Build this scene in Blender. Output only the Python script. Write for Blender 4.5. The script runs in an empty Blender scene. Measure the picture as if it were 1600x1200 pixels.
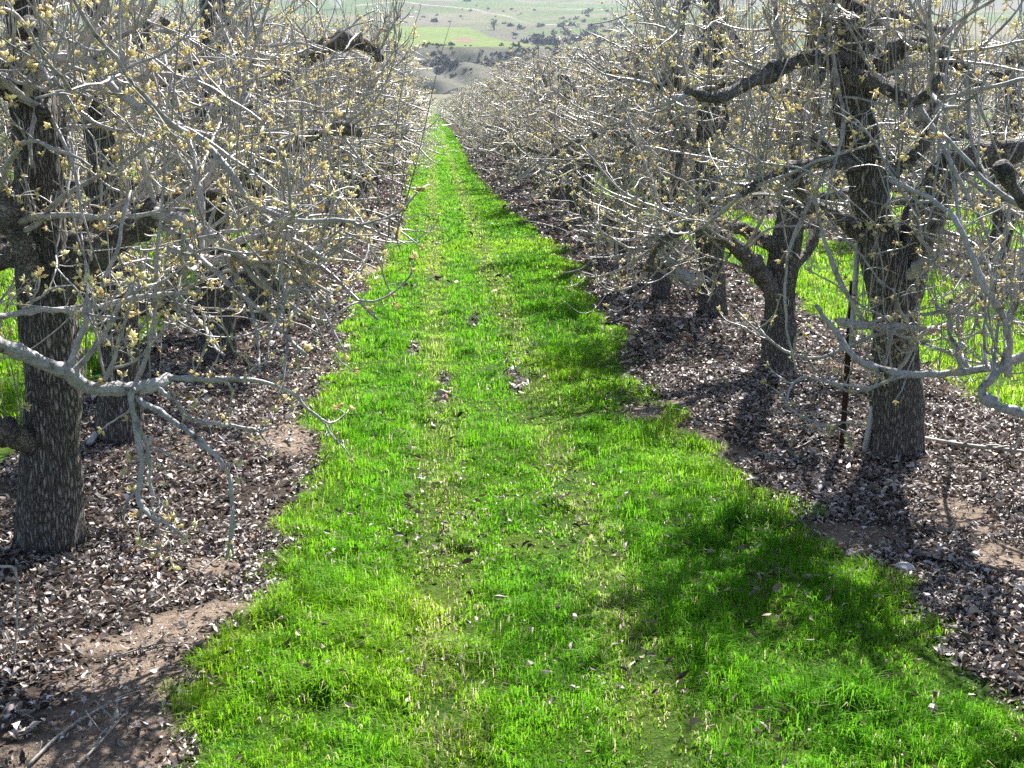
import bpy, math, random
import numpy as np
from mathutils import Matrix, Vector

sc = bpy.context.scene
COL = sc.collection
PI = math.pi
# ------------------------------------------------------------------ camera
F, H = 1900.0, 2.0                       # focal length in 1600-wide pixels, eye height
VPX, VPY = 672.0, 165.0                  # where the tree rows run together
TH = math.atan((600 - VPY) / F)
PS = math.atan((800 - VPX) * math.cos(TH) / F)
cR = np.array([math.cos(PS), -math.sin(PS), 0])
cF = np.array([math.sin(PS) * math.cos(TH), math.cos(PS) * math.cos(TH), -math.sin(TH)])
cU = np.array([math.sin(PS) * math.sin(TH), math.cos(PS) * math.sin(TH), math.cos(TH)])
cO = np.array([0, 0, H])


def ray(px, py):
    return cF + (px - 800) / F * cR + (600 - py) / F * cU


def P(px, py, Y):
    r = ray(px, py)
    return cO + r * (Y / r[1])


def G(px, py, z=0.0):
    r = ray(px, py)
    return cO + r * ((z - H) / r[2])


cam = bpy.data.cameras.new('camera')
cam.sensor_width = 36
cam.lens = 36 * F / 1600
cam.clip_start = 0.05
cam.clip_end = 20000
camo = bpy.data.objects.new('camera', cam)
COL.objects.link(camo)
M4 = Matrix(((cR[0], cU[0], -cF[0], 0), (cR[1], cU[1], -cF[1], 0), (cR[2], cU[2], -cF[2], H), (0, 0, 0, 1)))
camo.matrix_world = M4
sc.camera = camo

# ------------------------------------------------------------------ light
SUN_AZ, SUN_EL = math.radians(25), math.radians(47)
w = bpy.data.worlds.new('World')
sc.world = w
w.use_nodes = True
nt = w.node_tree
sky = nt.nodes.new('ShaderNodeTexSky')
sky.sky_type = 'NISHITA'
sky.sun_disc = False
sky.sun_elevation = SUN_EL
sky.sun_rotation = SUN_AZ
bg = nt.nodes['Background']
bg.inputs[1].default_value = 0.052
nt.links.new(sky.outputs[0], bg.inputs[0])
sun = bpy.data.lights.new('sun', 'SUN')
sun.energy = 5.0
sun.angle = math.radians(0.55)
sun.color = (1.0, 0.96, 0.90)
suno = bpy.data.objects.new('sun', sun)
COL.objects.link(suno)
sd = Vector((math.sin(SUN_AZ) * math.cos(SUN_EL), math.cos(SUN_AZ) * math.cos(SUN_EL), math.sin(SUN_EL)))
suno.rotation_euler = sd.to_track_quat('Z', 'Y').to_euler()
suno.location = (20, 40, 60)
sc.view_settings.view_transform = 'Standard'
sc.view_settings.look = 'None'
sc.view_settings.exposure = 1.75
sc.view_settings.gamma = 1
sc.cycles.max_bounces = 8
sc.cycles.diffuse_bounces = 3
sc.cycles.volume_bounces = 0
sc.cycles.use_denoising = False


# ------------------------------------------------------------------ materials
def mat(name, fn, rough=0.8, spec=0.3):
    m = bpy.data.materials.new(name)
    m.use_nodes = True
    t = m.node_tree
    b = t.nodes['Principled BSDF']
    b.inputs['Roughness'].default_value = rough
    b.inputs['Specular IOR Level'].default_value = spec
    fn(t, b)
    return m


def N(t, kind, **kw):
    n = t.nodes.new(kind)
    for k, v in kw.items():
        if k in n.inputs:
            n.inputs[k].default_value = v
        else:
            setattr(n, k, v)
    return n


def ramp(t, fac, stops):
    r = t.nodes.new('ShaderNodeValToRGB')
    e = r.color_ramp.elements
    while len(e) < len(stops):
        e.new(0.5)
    for i, (p, c) in enumerate(stops):
        e[i].position = p
        e[i].color = (*c, 1)
    t.links.new(fac, r.inputs[0])
    return r.outputs[0]


def noise(t, scale, detail=4, rough=0.6, stretch=None, coord='Object'):
    tc = t.nodes.new('ShaderNodeTexCoord')
    src = tc.outputs[coord]
    if stretch:
        mp = t.nodes.new('ShaderNodeMapping')
        mp.inputs['Scale'].default_value = stretch
        t.links.new(src, mp.inputs[0])
        src = mp.outputs[0]
    n = N(t, 'ShaderNodeTexNoise', Scale=scale, Detail=detail, Roughness=rough)
    t.links.new(src, n.inputs['Vector'])
    return n.outputs[0]


def mix(t, fac, a, b, mode='MIX'):
    m = t.nodes.new('ShaderNodeMix')
    m.data_type = 'RGBA'
    m.blend_type = mode
    for s, v in ((m.inputs[0], fac), (m.inputs[6], a), (m.inputs[7], b)):
        if hasattr(v, 'links') or hasattr(v, 'is_linked'):
            t.links.new(v, s)
        elif isinstance(v, tuple):
            s.default_value = (*v, 1)
        else:
            s.default_value = v
    return m.outputs[2]


def bump(t, b, h, strength=0.6, dist=0.02):
    bp = N(t, 'ShaderNodeBump', Strength=strength, Distance=dist)
    t.links.new(h, bp.inputs['Height'])
    t.links.new(bp.outputs[0], b.inputs['Normal'])


def f_bark(t, b):
    tc = t.nodes.new('ShaderNodeTexCoord')
    mp = t.nodes.new('ShaderNodeMapping')
    mp.inputs['Scale'].default_value = (1, 1, 0.2)
    t.links.new(tc.outputs['Object'], mp.inputs[0])
    wob = N(t, 'ShaderNodeTexNoise', Scale=22.0, Detail=5.0)
    t.links.new(mp.outputs[0], wob.inputs['Vector'])
    va = t.nodes.new('ShaderNodeVectorMath')
    va.operation = 'MULTIPLY_ADD'
    va.inputs[1].default_value = (0.05, 0.05, 0.05)
    t.links.new(wob.outputs['Color'], va.inputs[0])
    t.links.new(mp.outputs[0], va.inputs[2])
    vo = N(t, 'ShaderNodeTexVoronoi', Scale=74.0)
    vo.feature = 'DISTANCE_TO_EDGE'
    t.links.new(va.outputs[0], vo.inputs['Vector'])
    n2 = noise(t, 60, 5, 0.7, (1, 1, 0.4))
    c = ramp(t, vo.outputs[0], [(0.0, (0.065, 0.058, 0.054)), (0.18, (0.28, 0.268, 0.262)), (0.5, (0.47, 0.455, 0.45))])
    c2 = ramp(t, n2, [(0.3, (0.45, 0.42, 0.40)), (0.7, (1.1, 1.08, 1.05))])
    t.links.new(mix(t, 1.0, c, c2, 'MULTIPLY'), b.inputs['Base Color'])
    mx = N(t, 'ShaderNodeMath', operation='MINIMUM')
    mx.inputs[1].default_value = 0.28
    t.links.new(vo.outputs[0], mx.inputs[0])
    ad = N(t, 'ShaderNodeMath', operation='MULTIPLY_ADD')
    ad.inputs[1].default_value = 0.25
    t.links.new(n2, ad.inputs[0])
    t.links.new(mx.outputs[0], ad.inputs[2])
    bump(t, b, ad.outputs[0], 1.0, 0.05)


def f_limb(t, b):
    n1 = noise(t, 11, 6, 0.75)
    n2 = noise(t, 45, 6, 0.75)
    tc = t.nodes.new('ShaderNodeTexCoord')
    wob = N(t, 'ShaderNodeTexNoise', Scale=18.0, Detail=4.0)
    t.links.new(tc.outputs['Object'], wob.inputs['Vector'])
    va = t.nodes.new('ShaderNodeVectorMath')
    va.operation = 'MULTIPLY_ADD'
    va.inputs[1].default_value = (0.07, 0.07, 0.07)
    t.links.new(wob.outputs['Color'], va.inputs[0])
    t.links.new(tc.outputs['Object'], va.inputs[2])
    vo = N(t, 'ShaderNodeTexVoronoi', Scale=48.0)
    vo.feature = 'DISTANCE_TO_EDGE'
    t.links.new(va.outputs[0], vo.inputs['Vector'])
    c = ramp(t, n1, [(0.34, (0.085, 0.077, 0.073)), (0.47, (0.28, 0.268, 0.264)), (0.63, (0.47, 0.46, 0.468))])
    c2 = ramp(t, n2, [(0.3, (0.5, 0.48, 0.46)), (0.65, (1.1, 1.08, 1.06))])
    c3 = ramp(t, vo.outputs[0], [(0.0, (0.3, 0.28, 0.27)), (0.14, (0.9, 0.88, 0.87)), (0.4, (1.1, 1.1, 1.1))])
    t.links.new(mix(t, 1.0, mix(t, 1.0, c, c2, 'MULTIPLY'), c3, 'MULTIPLY'), b.inputs['Base Color'])
    ad = N(t, 'ShaderNodeMath', operation='MULTIPLY_ADD')
    ad.inputs[1].default_value = 0.6
    t.links.new(n2, ad.inputs[0])
    t.links.new(vo.outputs[0], ad.inputs[2])
    bump(t, b, ad.outputs[0], 1.0, 0.035)


def f_branch(t, b):
    n1 = noise(t, 14, 4)
    n2 = noise(t, 90, 3)
    c = ramp(t, n1, [(0.30, (0.09, 0.08, 0.076)), (0.42, (0.33, 0.312, 0.305)), (0.7, (0.51, 0.49, 0.488))])
    c2 = ramp(t, n2, [(0.3, (0.72, 0.7, 0.68)), (0.6, (1.05, 1.04, 1.03))])
    t.links.new(mix(t, 1.0, c, c2, 'MULTIPLY'), b.inputs['Base Color'])
    bump(t, b, n2, 0.4, 0.006)


def f_pale(t, b):
    n1 = noise(t, 9, 5, 0.7)
    n2 = noise(t, 55, 5, 0.7)
    c = ramp(t, n1, [(0.33, (0.07, 0.06, 0.058)), (0.38, (0.26, 0.25, 0.248)), (0.45, (0.42, 0.41, 0.415)), (0.7, (0.55, 0.54, 0.555))])
    c2 = ramp(t, n2, [(0.3, (0.6, 0.58, 0.57)), (0.6, (1.05, 1.04, 1.03))])
    t.links.new(mix(t, 1.0, c, c2, 'MULTIPLY'), b.inputs['Base Color'])
    bump(t, b, n2, 0.8, 0.012)


def f_shoot(t, b):
    n1 = noise(t, 5, 3)
    c = ramp(t, n1, [(0.35, (0.18, 0.165, 0.14)), (0.65, (0.36, 0.345, 0.315))])
    t.links.new(c, b.inputs['Base Color'])


def translucent(t, b, col, fac):
    tr = t.nodes.new('ShaderNodeBsdfTranslucent')
    ms = t.nodes.new('ShaderNodeMixShader')
    ms.inputs[0].default_value = fac
    t.links.new(col, tr.inputs[0])
    t.links.new(b.outputs[0], ms.inputs[1])
    t.links.new(tr.outputs[0], ms.inputs[2])
    t.links.new(ms.outputs[0], t.nodes['Material Output'].inputs['Surface'])


def f_bud(t, b):
    n1 = noise(t, 9, 2)
    c = ramp(t, n1, [(0.30, (0.55, 0.42, 0.22)), (0.40, (0.78, 0.68, 0.40)), (0.55, (0.86, 0.80, 0.50)), (0.68, (0.80, 0.82, 0.55))])
    t.links.new(c, b.inputs['Base Color'])
    translucent(t, b, c, 0.5)


def f_attr(fac, gain=1.0):
    def f(t, b):
        a = t.nodes.new('ShaderNodeAttribute')
        a.attribute_name = 'col'
        t.links.new(a.outputs['Color'], b.inputs['Base Color'])
        if fac:
            translucent(t, b, a.outputs['Color'], fac)
    return f


def f_ground(t, b):
    a = t.nodes.new('ShaderNodeAttribute')
    a.attribute_name = 'col'
    n1 = noise(t, 18, 6, 0.7)
    n2 = noise(t, 120, 4, 0.7)
    c = ramp(t, n1, [(0.3, (0.55, 0.52, 0.5)), (0.7, (1.2, 1.18, 1.15))])
    c2 = ramp(t, n2, [(0.3, (0.65, 0.63, 0.6)), (0.7, (1.2, 1.2, 1.2))])
    t.links.new(mix(t, 1.0, mix(t, 1.0, a.outputs['Color'], c, 'MULTIPLY'), c2, 'MULTIPLY'), b.inputs['Base Color'])
    ad = N(t, 'ShaderNodeMath', operation='MULTIPLY_ADD')
    ad.inputs[1].default_value = 0.35
    t.links.new(n2, ad.inputs[0])
    t.links.new(n1, ad.inputs[2])
    bump(t, b, ad.outputs[0], 0.9, 0.04)


def f_hill(t, b):
    a = t.nodes.new('ShaderNodeAttribute')
    a.attribute_name = 'col'
    n1 = noise(t, 0.12, 6, 0.75)
    c = ramp(t, n1, [(0.3, (0.7, 0.72, 0.7)), (0.7, (1.2, 1.18, 1.15))])
    t.links.new(mix(t, 1.0, a.outputs['Color'], c, 'MULTIPLY'), b.inputs['Base Color'])


def flat(c, n_scale=30, var=0.25):
    def f(t, b):
        n1 = noise(t, n_scale, 4)
        lo = tuple(x * (1 - var) for x in c)
        hi = tuple(min(1, x * (1 + var)) for x in c)
        t.links.new(ramp(t, n1, [(0.35, lo), (0.65, hi)]), b.inputs['Base Color'])
        bump(t, b, n1, 0.3, 0.004)
    return f


def f_rust(t, b):
    n1 = noise(t, 40, 5, 0.7, (1, 1, 0.3))
    t.links.new(ramp(t, n1, [(0.35, (0.035, 0.016, 0.011)), (0.6, (0.06, 0.028, 0.019)), (0.75, (0.09, 0.05, 0.035))]), b.inputs['Base Color'])
    bump(t, b, n1, 0.5, 0.003)


MT = dict(
    bark=mat('furrowed_bark', f_bark, 0.9, 0.2),
    limb=mat('gnarled_bark', f_limb, 0.85, 0.25),
    pale=mat('knotted_pale_bark', f_pale, 0.6, 0.35),
    branch=mat('grey_branch_bark', f_branch, 0.42, 0.5),
    shoot=mat('shoot_bark', f_shoot, 0.6, 0.3),
    bud=mat('cream_bud', f_bud, 0.6, 0.3),
    grass=mat('grass_blade', f_attr(0.58), 0.55, 0.1),
    leaf=mat('dead_leaf', f_attr(0.06), 0.5, 0.4),
    ground=mat('soil', f_ground, 0.95, 0.1),
    hill=mat('hillside', f_hill, 0.95, 0.05),
    brush=mat('sage_brush', f_attr(0), 0.9, 0.1),
    rust=mat('rusty_steel', f_rust, 0.8, 0.3),
    pipe=mat('grey_pipe', flat((0.42, 0.44, 0.46), 20, 0.15), 0.5, 0.4),
    wood=mat('weathered_wood', flat((0.40, 0.37, 0.34), 25, 0.25), 0.85, 0.2),
    stone=mat('pale_stone', flat((0.45, 0.435, 0.42), 18, 0.15), 0.8, 0.3),
    dark=mat('dark_timber', flat((0.06, 0.055, 0.05), 8, 0.3), 0.9, 0.1),
)


# ------------------------------------------------------------------ mesh helpers
def mesh_np(name, verts, groups, mats, smooth=True, col=None):
    """groups: list of (faces array (k, 3|4), material index)"""
    me = bpy.data.meshes.new(name)
    verts = np.ascontiguousarray(verts, dtype=np.float32)
    groups = [(np.asarray(f), m) for f, m in groups if len(f)]
    me.vertices.add(len(verts))
    me.vertices.foreach_set('co', verts.ravel())
    loops = np.concatenate([f.ravel() for f, _ in groups]).astype(np.int32)
    sizes = np.concatenate([np.full(len(f), f.shape[1]) for f, _ in groups])
    start = np.concatenate([[0], np.cumsum(sizes)[:-1]]).astype(np.int32)
    mi = np.concatenate([np.full(len(f), m) for f, m in groups]).astype(np.int32)
    me.loops.add(len(loops))
    me.polygons.add(len(sizes))
    me.loops.foreach_set('vertex_index', loops)
    me.polygons.foreach_set('loop_start', start)
    me.polygons.foreach_set('material_index', mi)
    me.polygons.foreach_set('use_smooth', np.full(len(sizes), smooth))
    for m in mats:
        me.materials.append(m)
    me.update(calc_edges=True)
    if col is not None:
        ca = me.color_attributes.new('col', 'FLOAT_COLOR', 'POINT')
        c4 = np.ones((len(verts), 4), dtype=np.float32)
        c4[:, :3] = col
        ca.data.foreach_set('color', c4.ravel())
    return me


def link(name, me, parent=None, loc=(0, 0, 0)):
    o = bpy.data.objects.new(name, me)
    COL.objects.link(o)
    o.location = loc
    if parent is not None:
        o.parent = parent
    return o


def tag(o, label=None, cat=None, group=None, kind=None):
    if label: o['label'] = label
    if cat: o['category'] = cat
    if group: o['group'] = group
    if kind: o['kind'] = kind
    return o


class MB:
    def __init__(s):
        s.v, s.f, s.n = [], [], 0

    def add(s, v, f, m=0):
        s.v.append(np.asarray(v, float).reshape(-1, 3))
        for q in (f if isinstance(f, list) else [f]):
            if len(q):
                s.f.append((np.asarray(q) + s.n, m))
        s.n += len(s.v[-1])

    def tubes(s, Pt, R, k, m=0, cap=True):
        Pt = np.asarray(Pt, float)
        R = np.asarray(R, float)
        if Pt.ndim == 2:
            Pt, R = Pt[None], R[None]
        if len(Pt) == 0:
            return
        if cap:                                      # close both ends
            Pt = np.concatenate([Pt[:, :1], Pt, Pt[:, -1:]], 1)
            R = np.concatenate([R[:, :1] * 0.02, R, R[:, -1:] * 0.02], 1)
        T = np.gradient(Pt, axis=1)
        if cap:
            T[:, 0] = T[:, 1] = T[:, 2]
            T[:, -1] = T[:, -2] = T[:, -3]
        T /= np.linalg.norm(T, axis=2, keepdims=True) + 1e-9
        ax = np.argmin(np.abs(T.mean(1)), axis=1)
        ref = np.eye(3)[ax][:, None, :]
        e1 = ref - (ref * T).sum(2, keepdims=True) * T
        e1 /= np.linalg.norm(e1, axis=2, keepdims=True) + 1e-9
        e2 = np.cross(T, e1)
        a = np.arange(k) * 2 * PI / k
        V = Pt[:, :, None] + R[:, :, None, None] * (np.cos(a)[None, None, :, None] * e1[:, :, None] + np.sin(a)[None, None, :, None] * e2[:, :, None])
        m_, n_ = Pt.shape[:2]
        base = (np.arange(m_) * n_ * k)[:, None, None] + (np.arange(n_ - 1) * k)[None, :, None]
        j = np.arange(k)[None, None, :]
        j2 = (j + 1) % k
        q = np.stack([base + j, base + j2, base + k + j2, base + k + j], -1).reshape(-1, 4)
        s.add(V.reshape(-1, 3), q, m)

    def box(s, c, d, m=0, rot=None):
        x, y, z = np.array(d) / 2
        v = np.array([(a * x, b * y, e * z) for a in (-1, 1) for b in (-1, 1) for e in (-1, 1)], float)
        if rot is not None:
            v = v @ np.array(rot).T
        s.add(v + np.array(c), np.array([(0, 1, 3, 2), (4, 6, 7, 5), (0, 4, 5, 1), (2, 3, 7, 6), (0, 2, 6, 4), (1, 5, 7, 3)]), m)

    def mesh(s, name, mats, smooth=True, col=None):
        return mesh_np(name, np.concatenate(s.v), s.f, mats, smooth, col)


# value noise on a lattice
_T = np.random.default_rng(5).random((256, 256))


def vnoise(x, y):
    x = np.asarray(x, float)
    y = np.asarray(y, float)
    xi, yi = np.floor(x).astype(int), np.floor(y).astype(int)
    fx, fy = x - xi, y - yi
    fx, fy = fx * fx * (3 - 2 * fx), fy * fy * (3 - 2 * fy)
    g = lambda a, b: _T[a & 255, b & 255]
    return (g(xi, yi) * (1 - fx) + g(xi + 1, yi) * fx) * (1 - fy) + (g(xi, yi + 1) * (1 - fx) + g(xi + 1, yi + 1) * fx) * fy


def fbm(x, y, o=4):
    r, a, s = 0, 0.5, 0
    x = np.asarray(x, float)
    y = np.asarray(y, float)
    for i in range(o):
        r = r + a * vnoise(x + 17.3 * i, y + 9.1 * i)
        s += a
        x, y, a = x * 2.03, y * 2.03, a * 0.5
    return r / s


def smooth(a, b, x):
    t = np.clip((x - a) / (b - a), 0, 1)
    return t * t * (3 - 2 * t)


# ------------------------------------------------------------------ ground layout
ROW_L, ROW_R = -1.80, 2.74
PITCH = ROW_R - ROW_L
END = 312.0
eL = np.array([G(x, y)[:2] for x, y in [(262, 1190), (290, 1080), (365, 965), (435, 850), (452, 770), (478, 690), (515, 600), (530, 520), (548, 465), (600, 405), (630, 340)]])
eR = np.array([G(x, y)[:2] for x, y in [(1640, 1110), (1490, 1030), (1420, 930), (1300, 850), (1190, 765), (1110, 695), (1030, 635), (995, 590), (985, 540), (945, 480), (915, 430), (868, 380), (800, 325), (758, 285), (728, 240)]])


def edges(Y):
    l = np.interp(Y, np.append(eL[:, 1], [40, 60]), np.append(eL[:, 0], [-0.75, -0.75]))
    r = np.interp(Y, np.append(eR[:, 1], [80]), np.append(eR[:, 0], [1.72]))
    return l, r


def grassness(X, Y):
    """1 inside a mown grass strip, 0 on the bare soil under the trees"""
    k = np.round((X - 0.47) / PITCH)
    Xs = X - k * PITCH
    l, r = edges(Y + k * 31.0 * (k != 0))
    nz = (fbm(X * 2.6 + 40, Y * 2.6, 3) - 0.5) * 0.42 + (fbm(X * 11, Y * 11 + 7, 2) - 0.5) * 0.16
    d = np.minimum(Xs - l, r - Xs) + nz
    g = smooth(-0.06, 0.12, d)
    for px, py, rx, ry in BARE:                                     # bare patches in the wheel tracks
        g = g * (1 - np.exp(-((X - px) / rx) ** 2 - ((Y - py) / ry) ** 2) * 1.2).clip(0, 1)
    return g * smooth(END + 8, END, Y)


BARE = []
for px, py, rx, ry in [(696, 592, .045, .24), (696, 620, .055, .17), (808, 596, .05, .42), (648, 545, .05, .28), (740, 505, .05, .22), (1010, 645, .16, .35)]:
    g = G(px, py)
    BARE.append((g[0], g[1], rx, ry))


DIRT = []
for px, py, rx, ry in [(275, 985, .20, .20), (170, 1120, .22, .16), (300, 1130, .14, .10), (215, 1060, .25, .22), (120, 1180, .3, .16), (340, 950, .12, .12), (180, 1000, .2, .1), (455, 685, .22, .45), (590, 425, .25, .9), (1035, 642, .25, .4), (1340, 840, .25, .2), (1500, 800, .2, .25), (340, 880, .15, .15), (1150, 700, .14, .2), (1590, 880, .2, .3)]:
    g = G(px, py)
    DIRT.append((g[0], g[1], rx, ry))


def dirtness(X, Y):
    d = 0.55 * smooth(0.60, 0.72, fbm(X * 1.3 + 70, Y * 1.3, 4))
    w1, w2 = (fbm(X * 4, Y * 4, 3) - .5) * .22, (fbm(X * 4 + 9, Y * 4, 3) - .5) * .3
    for px, py, rx, ry in DIRT:
        d = np.maximum(d, smooth(1.25, 0.7, np.hypot((X + w1 - px) / rx, (Y + w2 - py) / ry)))
    return d


def ground_z(X, Y):
    near = smooth(120, 30, np.abs(Y)) * smooth(60, 15, np.abs(X))
    z = (fbm(X * 0.9 + 3, Y * 0.9, 3) - 0.5) * 0.10 * near
    z = z + (fbm(X * 4, Y * 4 + 11, 3) - 0.5) * 0.05 * near * (1 - 0.6 * grassness(X, Y))
    return z


def axis(dense0, dense1, step, lo, hi, grow=1.16):
    a = list(np.arange(dense0, dense1, step))
    s, x = step, dense1
    while x < hi:
        a.append(x); s *= grow; x += s
    a.append(hi)
    s, x, b = step, dense0, []
    while x > lo:
        s *= grow; x -= s
        b.append(max(x, lo))
    return np.array(b[::-1] + a)


def grid_faces(nx, ny):
    i, j = np.meshgrid(np.arange(nx - 1), np.arange(ny - 1), indexing='ij')
    a = (i * ny + j).ravel()
    return np.stack([a, a + ny, a + ny + 1, a + 1], 1)


gx = axis(-7.5, 7.5, 0.07, -3500, 3500)
gy = axis(2.6, 22, 0.07, -3500, 340, 1.05)
X, Y = np.meshgrid(gx, gy, indexing='ij')
Xf, Yf = X.ravel(), Y.ravel()
Zf = ground_z(Xf, Yf)
gr = grassness(Xf, Yf)
dirt = fbm(Xf * 1.1 + 70, Yf * 1.1, 4)
soil = np.array([0.068, 0.055, 0.047]) + (dirtness(Xf, Yf)[:, None]) * np.array([0.22, 0.178, 0.142])
far_f = smooth(END - 4, END + 12, Yf)[:, None]
soil = soil * (1 - far_f) + np.array([0.12, 0.13, 0.085]) * far_f
gcol = np.array([0.060, 0.125, 0.014]) + (fbm(Xf * 3, Yf * 3, 3)[:, None] - 0.5) * np.array([0.10, 0.06, 0.01])
far_g = smooth(25, 70, Yf)[:, None]
gcol = gcol * (1 - far_g) + np.array([0.085, 0.24, 0.018]) * far_g
gcolor = soil * (1 - gr[:, None]) + gcol * gr[:, None]
tag(link('ground', mesh_np('ground', np.stack([Xf, Yf, Zf], 1), [(grid_faces(len(gx), len(gy)), 0)], [MT['ground']], True, gcolor)), kind='structure')

rng = np.random.default_rng(11)


# ------------------------------------------------------------------ grass
def tracks(X):
    return np.exp(-((X - 0.02) / 0.13) ** 2) + np.exp(-((X - 0.72) / 0.13) ** 2)


def blades(X, Y, hgt, wid, rng, layers=1):
    n = len(X)
    z = ground_z(X, Y)
    cl = fbm(X * 2.2 + 5, Y * 2.2, 3)
    yel = fbm(X * 1.1 + 31, Y * 0.45, 4)
    fine = fbm(X * 9, Y * 9 + 3, 2)
    tr = tracks(X) * (0.4 + 0.9 * fbm(X * 3 + 8, Y * 0.8, 3))
    h = hgt * (0.15 + 1.5 * cl) * (0.35 + 1.15 * fine) * rng.uniform(0.6, 1.3, n) * (1 - 0.45 * np.clip(tr, 0, 1))
    g = grassness(X, Y)
    h *= 0.5 + 0.5 * g
    a = rng.uniform(0, 2 * PI, n)
    lean = rng.uniform(0.2, 1.0, n)
    a = np.where(rng.random(n) < 0.6, (fbm(X * 6 + 60, Y * 6, 2) * 14) + rng.normal(0, 0.7, n), a)
    b = np.stack([X, Y, z - 0.005], 1)
    side = np.stack([-np.sin(a), np.cos(a), np.zeros(n)], 1) * (wid * rng.uniform(0.6, 1.3, n))[:, None] * 0.5
    out = np.stack([np.cos(a), np.sin(a), np.zeros(n)], 1)
    up = np.array([0, 0, 1.0])
    m = b + out * (h * lean * 0.30)[:, None] + up * (h * 0.6)[:, None]
    t = b + out * (h * lean * 1.15)[:, None] + up * (h * (1.02 - 0.5 * lean))[:, None]
    V = np.stack([b - side, b + side, m - side * 0.75, m + side * 0.75, t], 1).reshape(-1, 3)
    o = np.arange(n) * 5
    q = np.stack([o, o + 1, o + 3, o + 2], 1)
    tri = np.stack([o + 2, o + 3, o + 4], 1)
    c1 = np.array([0.098, 0.325, 0.010])
    c2 = np.array([0.200, 0.45, 0.012])
    c3 = np.array([0.42, 0.50, 0.03])
    dry = np.array([0.50, 0.44, 0.27])
    u = np.clip(rng.normal(0.40, 0.25, n) + (yel - 0.5) * 1.1, 0, 1)[:, None]
    c = c1 * (1 - u) + c2 * u
    edge = (1 - smooth(0.0, 0.35, np.minimum(X - edges(Y)[0], edges(Y)[1] - X)))
    yy = (smooth(0.58, 0.74, yel) * 0.2 + 0.35 * edge * (rng.random(n) < 0.6) + 0.3 * np.clip(tr, 0, 1))[:, None]
    c = c * (1 - yy) + c3 * yy
    dd = (rng.random(n) < 0.045 + 0.28 * np.clip(tr, 0, 1) + 0.05 * edge)[:, None]
    c = np.where(dd, dry, c)
    c = np.repeat(c, 5, 0)
    return V, [(q, 0), (tri, 0)], c


def scatter(y0, y1, x0, x1, dens, rng):
    n = int((y1 - y0) * (x1 - x0) * dens)
    return rng.uniform(x0, x1, n), rng.uniform(y0, y1, n)


def grass_object(name, specs):
    Vs, Fs, Cs, off = [], [], [], 0
    for (y0, y1, x0, x1, dens, hgt, wid) in specs:
        X, Y = scatter(y0, y1, x0, x1, dens, rng)
        # keep only what the photograph (and a step to the side) can see
        ok = np.abs((X - 0.065 * Y)) < 0.60 * Y + 1.0
        X, Y = X[ok], Y[ok]
        cl = fbm(X * 5 + 2, Y * 5, 3)
        keep = rng.random(len(X)) < grassness(X, Y) * (0.35 + 1.1 * smooth(0.3, 0.62, cl)) * (1 - 0.45 * np.clip(tracks(X) * fbm(X * 3 + 8, Y * 0.8, 3) * 1.3, 0, 1))
        X, Y = X[keep], Y[keep]
        v, f, c = blades(X, Y, hgt, wid, rng)
        Vs.append(v); Cs.append(c)
        Fs += [(q + off, m) for q, m in f]
        off += len(v)
    for _ in range(95):                              # taller tufts
        ty = 3.0 + 9 * rng.random() ** 1.6
        l_, r_ = edges(np.array([ty]))
        tx = rng.uniform(l_[0] + 0.08, r_[0] - 0.08)
        n = int(rng.uniform(60, 190))
        sp = rng.uniform(0.025, 0.08)
        X, Y = tx + rng.normal(0, sp, n), ty + rng.normal(0, sp * 1.3, n)
        v, f, c = blades(X, Y, rng.uniform(0.075, 0.115), 0.0042 + 0.0003 * ty, rng)
        c = c * np.array([0.8, 0.85, 0.9])
        Vs.append(v); Cs.append(c)
        Fs += [(q + off, m) for q, m in f]
        off += len(v)
    return tag(link(name, mesh_np(name, np.concatenate(Vs), Fs, [MT['grass']], True, np.concatenate(Cs))), kind='stuff')


g1 = grass_object('grass', [
    (2.9, 5.0, -1.1, 2.5, 10500, 0.075, 0.0040), (5.0, 7.5, -1.0, 2.3, 7800, 0.07, 0.0046),
    (7.5, 11, -0.9, 2.0, 5200, 0.066, 0.0060), (11, 18, -0.9, 2.0, 2900, 0.062, 0.009),
    (18, 32, -0.9, 2.0, 1300, 0.06, 0.015), (32, 60, -0.9, 2.0, 480, 0.065, 0.026),
    (60, 120, -0.9, 2.0, 130, 0.09, 0.05), (120, END, -0.9, 2.0, 50, 0.10, 0.09),
    (7, 14, 3.4, 6.9, 1800, 0.095, 0.008), (14, 30, 3.4, 6.9, 650, 0.09, 0.015), (30, 70, 3.4, 6.9, 130, 0.09, 0.035),
    (7, 14, -5.8, -2.6, 1800, 0.095, 0.008), (14, 30, -5.8, -2.6, 650, 0.09, 0.015), (30, 70, -5.8, -2.6, 130, 0.09, 0.035),
    (17, 40, 7.9, 11.4, 250, 0.09, 0.02), (17, 40, -10.2, -7.0, 250, 0.09, 0.02), (25, 60, 12.5, 15.9, 120, 0.09, 0.03), (25, 60, -14.7, -11.5, 120, 0.09, 0.03)])
tag(g1, 'bright green mown grass strip between the tree rows', 'grass')


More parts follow.
